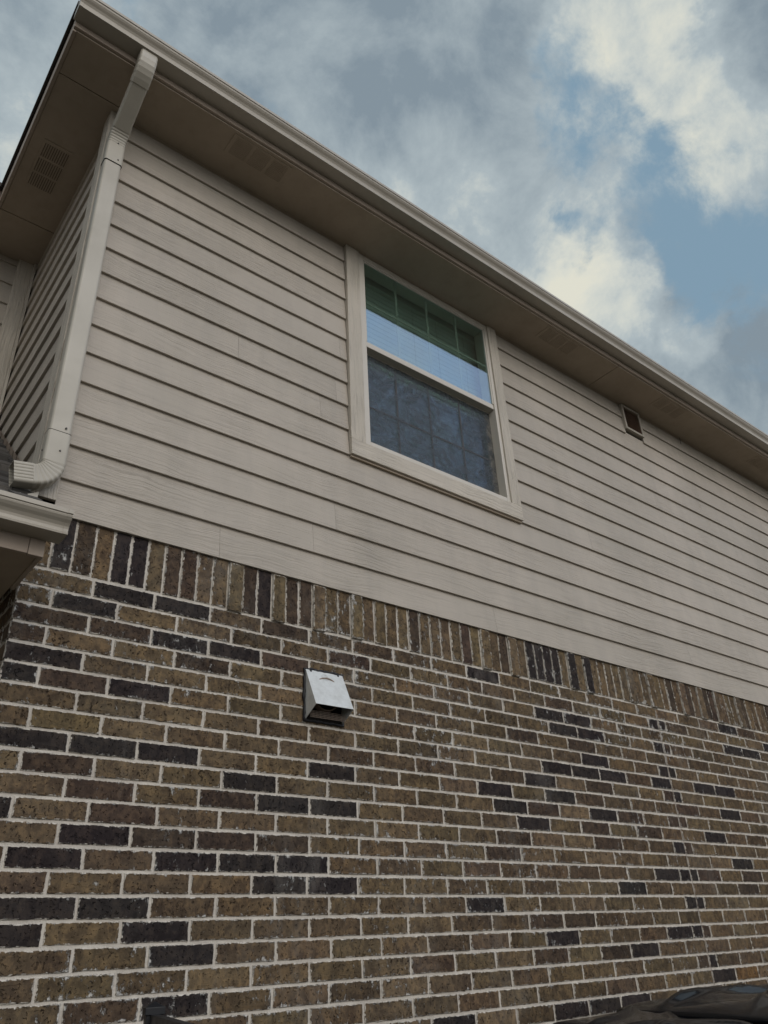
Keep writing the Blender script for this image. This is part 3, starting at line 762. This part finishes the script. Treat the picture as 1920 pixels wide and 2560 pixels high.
lw.build('loose_wire', M_BLACK, house)

# ---- metal exhaust hood on the brick
eh = empty('exhaust_hood', None, None, parent=house)
hx0, hx1, hz0, hz1, hzf, hd = 2.005, 2.222, 2.556, 2.795, 2.607, .100
h = MB(); t_ = .0018
def sheet(pts, nrm):
    nrm = Vector(nrm).normalized() * t_; n = len(pts)
    h.add([Vector(p) for p in pts] + [Vector(p) - nrm for p in pts], [tuple(range(n)), tuple(range(n, 2*n))[::-1]] + [(i, n+i, n+(i+1) % n, (i+1) % n) for i in range(n)])
sheet([(hx0, -.012, hz1), (hx1, -.012, hz1), (hx1, -hd, hzf), (hx0, -hd, hzf)], (0, -.88, .47))
sheet([(hx0 + .0004, -.004, hz1), (hx0 + .0004, -.012, hz1 - .003), (hx0 + .0004, -hd + .001, hzf - .002), (hx0 + .0004, -.012, hz0), (hx0 + .0004, -.004, hz0)], (-1, 0, 0))
sheet([(hx1 - .0004, -.004, hz1), (hx1 - .0004, -.012, hz1 - .003), (hx1 - .0004, -hd + .001, hzf - .002), (hx1 - .0004, -.012, hz0), (hx1 - .0004, -.004, hz0)], (1, 0, 0))
h.build('cowl', M_HOOD, eh)
em = MB()
cx, ct = 2.108, 0.15
def onface(x, s): return Vector((x, -.012 - (hd - .012) * s, hz1 + (hzf - hz1) * s)) + Vector((0, -.88, .47)) * .0009
for k_ in range(20):
    a0, a1 = 2*math.pi*k_/20, 2*math.pi*(k_+1)/20
    P = [onface(cx + r_ * math.cos(a), ct + r_ * math.sin(a) / .21) for r_, a in ((.020, a0), (.020, a1), (.014, a1), (.014, a0))]
    em.add(P, [(0, 1, 2, 3)])
for k_ in range(5):
    a = 2 * math.pi * k_ / 5
    P = [onface(cx + .009 * math.cos(a) + dx, ct + (.009 * math.sin(a) + dz) / .21) for dx, dz in ((-.003, -.003), (.003, -.002), (.002, .003), (-.002, .003))]
    em.add(P, [(0, 1, 2, 3)])
em.build('stamped_mark', m_metal('stamped_aluminium', (0.62, 0.63, 0.61), 0.5), eh)
h = MB(); h.box(hx0 + .003, hx1 - .003, -.0035, .004, hz0, hz1); h.build('backing_plate', M_DARK, eh)  # plate and collar coloured dark to carry the shade inside the hood
h = MB()
sweep(h, [((2.113, -.004, 2.682), X_, Z_, [(.082 * math.cos(2*math.pi*i/28), .082 * math.sin(2*math.pi*i/28)) for i in range(28)], 1.0),
          ((2.113, -.034, 2.682), X_, Z_, [(.082 * math.cos(2*math.pi*i/28), .082 * math.sin(2*math.pi*i/28)) for i in range(28)], 1.0),
          ((2.113, -.034, 2.682), X_, Z_, [(.076 * math.cos(2*math.pi*i/28), .076 * math.sin(2*math.pi*i/28)) for i in range(28)], 1.0),
          ((2.113, -.006, 2.682), X_, Z_, [(.076 * math.cos(2*math.pi*i/28), .076 * math.sin(2*math.pi*i/28)) for i in range(28)], 1.0)], close=False)
h.build('duct_collar', M_LOUV, eh)
h = MB(); cyl(h, (2.113, -.008, 2.682), (0, -1, 0), .075, .003, 28); h.build('damper', M_DARK, eh)
h = MB()
for i in range(27): h.box(hx0 + .008 + i * .0077, hx0 + .0092 + i * .0077, -.0445, -.0435, hz0 + .002, hz0 + .034)
for i in range(5): h.box(hx0 + .008, hx1 - .008, -.0452, -.0446, hz0 + .003 + i * .0075, hz0 + .0042 + i * .0075)
h.build('bird_mesh', M_LOUV, eh)
h = MB(); ring = []
for (a, b) in (((hx0 - .004, hz0 - .006), (hx1 + .004, hz0 - .006)), ((hx1 + .004, hz0 - .006), (hx1 + .004, hz1 + .004)), ((hx1 + .004, hz1 + .004), (hx0 - .004, hz1 + .004)), ((hx0 - .004, hz1 + .004), (hx0 - .004, hz0 - .006))):
    for i in range(16):
        f = i / 16; ring.append((a[0] + (b[0]-a[0]) * f + random.gauss(0, .0016), a[1] + (b[1]-a[1]) * f + random.gauss(0, .0016)))
n = len(ring); vs = []
for qx, qz in ring:
    rr_ = .0075 * random.uniform(.7, 1.3)
    cxn, czn = (qx - 2.113), (qz - 2.675); L_ = math.hypot(cxn, czn); ux, uz = cxn / L_, czn / L_
    for j in range(6):
        a = 2 * math.pi * j / 6; vs.append((qx + ux * rr_ * math.cos(a), -.006 + rr_ * 1.1 * math.sin(a), qz + uz * rr_ * math.cos(a)))
h.add(vs, [(i*6+j, i*6+(j+1) % 6, ((i+1) % n)*6+(j+1) % 6, ((i+1) % n)*6+j) for i in range(n) for j in range(6)])
h.build('sealant', M_CAULK, eh, smooth=True)
for bx in (hx0 + .028, hx1 - .028):
    h = MB(); cyl(h, (bx, -.012, hz1 - .006), (0, -1, .2), .008, .005, 10, r2=.005); h.build('screw', M_CAULK, eh)

# ------------------------------------------------------------------ fence
fd = Vector((.27, 1.0, 0)).normalized()           # along the fence, towards the wall
fp0 = Vector((1.247, -.30, 0)); ang = math.atan2(fd.y, fd.x) - math.pi / 2
fence = empty('metal_fence', 'black metal fence with capped posts running out from the brick wall', 'fence')
fence.location = fp0; fence.rotation_euler = (0, 0, ang)
def fpart(mb, name, bev=.003): return mb.build(name, M_BLACK, fence, bev)
pm = MB(); pm.box(-.026, .026, -.026, .026, 0, 1.462); p0 = fpart(pm, 'post')
cp = MB(); cp.box(-.031, .031, -.031, .031, 1.450, 1.4715)
cp.add([(-.029, -.029, 1.4715), (.029, -.029, 1.4715), (.029, .029, 1.4715), (-.029, .029, 1.4715), (0, 0, 1.487)], [(0, 1, 4), (1, 2, 4), (2, 3, 4), (3, 0, 4)])
c0 = cp.build('post_cap', M_BLACK, p0, .002)
for k_ in (1, 2):
    q = p0.copy(); COL.objects.link(q); q.location = (0, -2.35 * k_, 0)
    q2 = c0.copy(); COL.objects.link(q2); q2.parent = q
for k_ in range(2):
    for zr_ in (1.418, .16):
        r_ = MB(); r_.box(-.014, .014, -2.35 * (k_ + 1) + .0265, -2.35 * k_ - .0265, zr_, zr_ + .034); fpart(r_, 'rail', .002)
pk = MB(); pk.box(-.008, .008, -.008, .008, .06, 1.4175); pk0 = fpart(pk, 'picket', .001); pk0.location = (0, -.118, 0)
for i in range(1, 39):
    yy = -.118 - .1175 * i
    if abs((yy % -2.35)) < .05 or abs((yy % -2.35) + 2.35) < .05: continue
    q = pk0.copy(); COL.objects.link(q); q.location = (0, yy, 0)

# ------------------------------------------------------------------ covered grill
grill = empty('covered_grill', 'glossy black vinyl cover draped over a grill beside the brick wall', 'grill cover')
def drape(name, x0, x1, y0, y1, top, skirt, lip, seed):
    """sheet over a box: top(u, v) heights, rounded hem, folded skirt"""
    rnd = random.Random(seed); b = MB(); NX, NY = 60, 48; vs = []
    for j in range(NY + 1):
        for i in range(NX + 1):
            u, v = i / NX, j / NY; vs.append((x0 + (x1 - x0) * u, y1 + (y0 - y1) * v, top(u, v)))
    fs = [(j*(NX+1)+i, (j+1)*(NX+1)+i, (j+1)*(NX+1)+i+1, j*(NX+1)+i+1) for j in range(NY) for i in range(NX)]
    b.add(vs, fs)
    bord = list(range(NX+1)) + [j*(NX+1)+NX for j in range(1, NY+1)] + [NY*(NX+1)+i for i in range(NX-1, -1, -1)] + [j*(NX+1) for j in range(NY-1, 0, -1)]
    cx, cy = (x0 + x1) / 2, (y0 + y1) / 2; m = len(bord); L = []
    ph = [rnd.uniform(0, 6.28) for _ in range(4)]
    for dz, o in ((0, 0), (-.006, .009), (-.016, .012), (-.026, .008), (-.032, -.004), (-.05, -.010), (-.14, .0), (-.4, .02), (-.8, .035), (-skirt, .045)):
        row = []
        for q, bi in enumerate(bord):
            p = vs[bi]; d = Vector((p[0] - cx, p[1] - cy, 0)).normalized()
            wv_ = (math.sin(q * .23 + ph[0]) + .6 * math.sin(q * .51 + ph[1])) * .022 * min(1, -dz * 2.2)
            row.append((p[0] + d.x * (o + wv_), p[1] + d.y * (o + wv_), p[2] + dz))
        L.append(row)
    n0 = [r for row in L for r in row]
    b.add(n0, [(r*m+i, r*m+(i+1) % m, (r+1)*m+(i+1) % m, (r+1)*m+i) for r in range(len(L)-1) for i in range(m)])
    o_ = b.build(name, M_CART, grill, smooth=True)
    return o_
def edge_(u, v, p=6): return max(0.0, min(1 - abs(2*u - 1) ** p, 1 - abs(2*v - 1) ** p))
def ridge(x): return 1 - abs(((x / math.pi) % 2) - 1) ** 0.8 * 1.0
def fold(x, s_): return math.exp(-(x / s_) ** 2)
def top_main(u, v):
    e = edge_(u, v); z = 1.338 - .012 * v + .022 * e ** .6
    z += .016 * ridge(5.0 * u + 3.2 * v + .9 * math.sin(4 * v)) ** 2 * e
    z += .007 * math.sin(17.0 * u - 10.0 * v + 2.2 * math.sin(4 * u)) * e
    for a, b, c, d, h, k in ((.22, .12, 3.0, 0, 0.027, .035), (.45, -.20, 4.0, 1.0, 0.024, .030), (.66, .16, 5.0, 2.0, 0.031, .04), (.86, .10, 6.0, .5, 0.020, .03)):
        z += h * fold(v - a - b * math.sin(c * u + d), k) * e * .75
    return z
def top_shelf(u, v):
    e = edge_(u, v); z = 1.322 - .050 * v ** 1.3 + .016 * e ** .6
    z += .016 * ridge(3.4 * u - 5.0 * v + .8 * math.sin(6 * v)) ** 2 * e
    for a, b, c, d, h, k in ((.16, .10, 3.0, 1, 0.024, .03), (.42, .16, 4.0, 0, 0.024, .035), (.75, -.12, 3.5, .6, 0.024, .04)):
        z += h * fold(v - a - b * math.sin(c * u + d), k) * e * .75
    return z
drape('cover', 3.19, 4.75, -1.36, -.62, top_main, 1.05, .03, 1)
drape('side_cover', 2.72, 3.175, -1.36, -.66, top_shelf, 1.0, .03, 2)
for lx in (3.3, 4.6):
    for ly in (-1.2, -.78):
        l_ = MB(); cyl(l_, (lx, ly, .10), (0, 0, 1), .02, .3, 10); leg = l_.build('leg', M_BLACK, grill)
        l_ = MB(); cyl(l_, (lx - .02, ly, .06), (1, 0, 0), .06, .04, 20); l_.build('wheel', M_BLACK, leg)
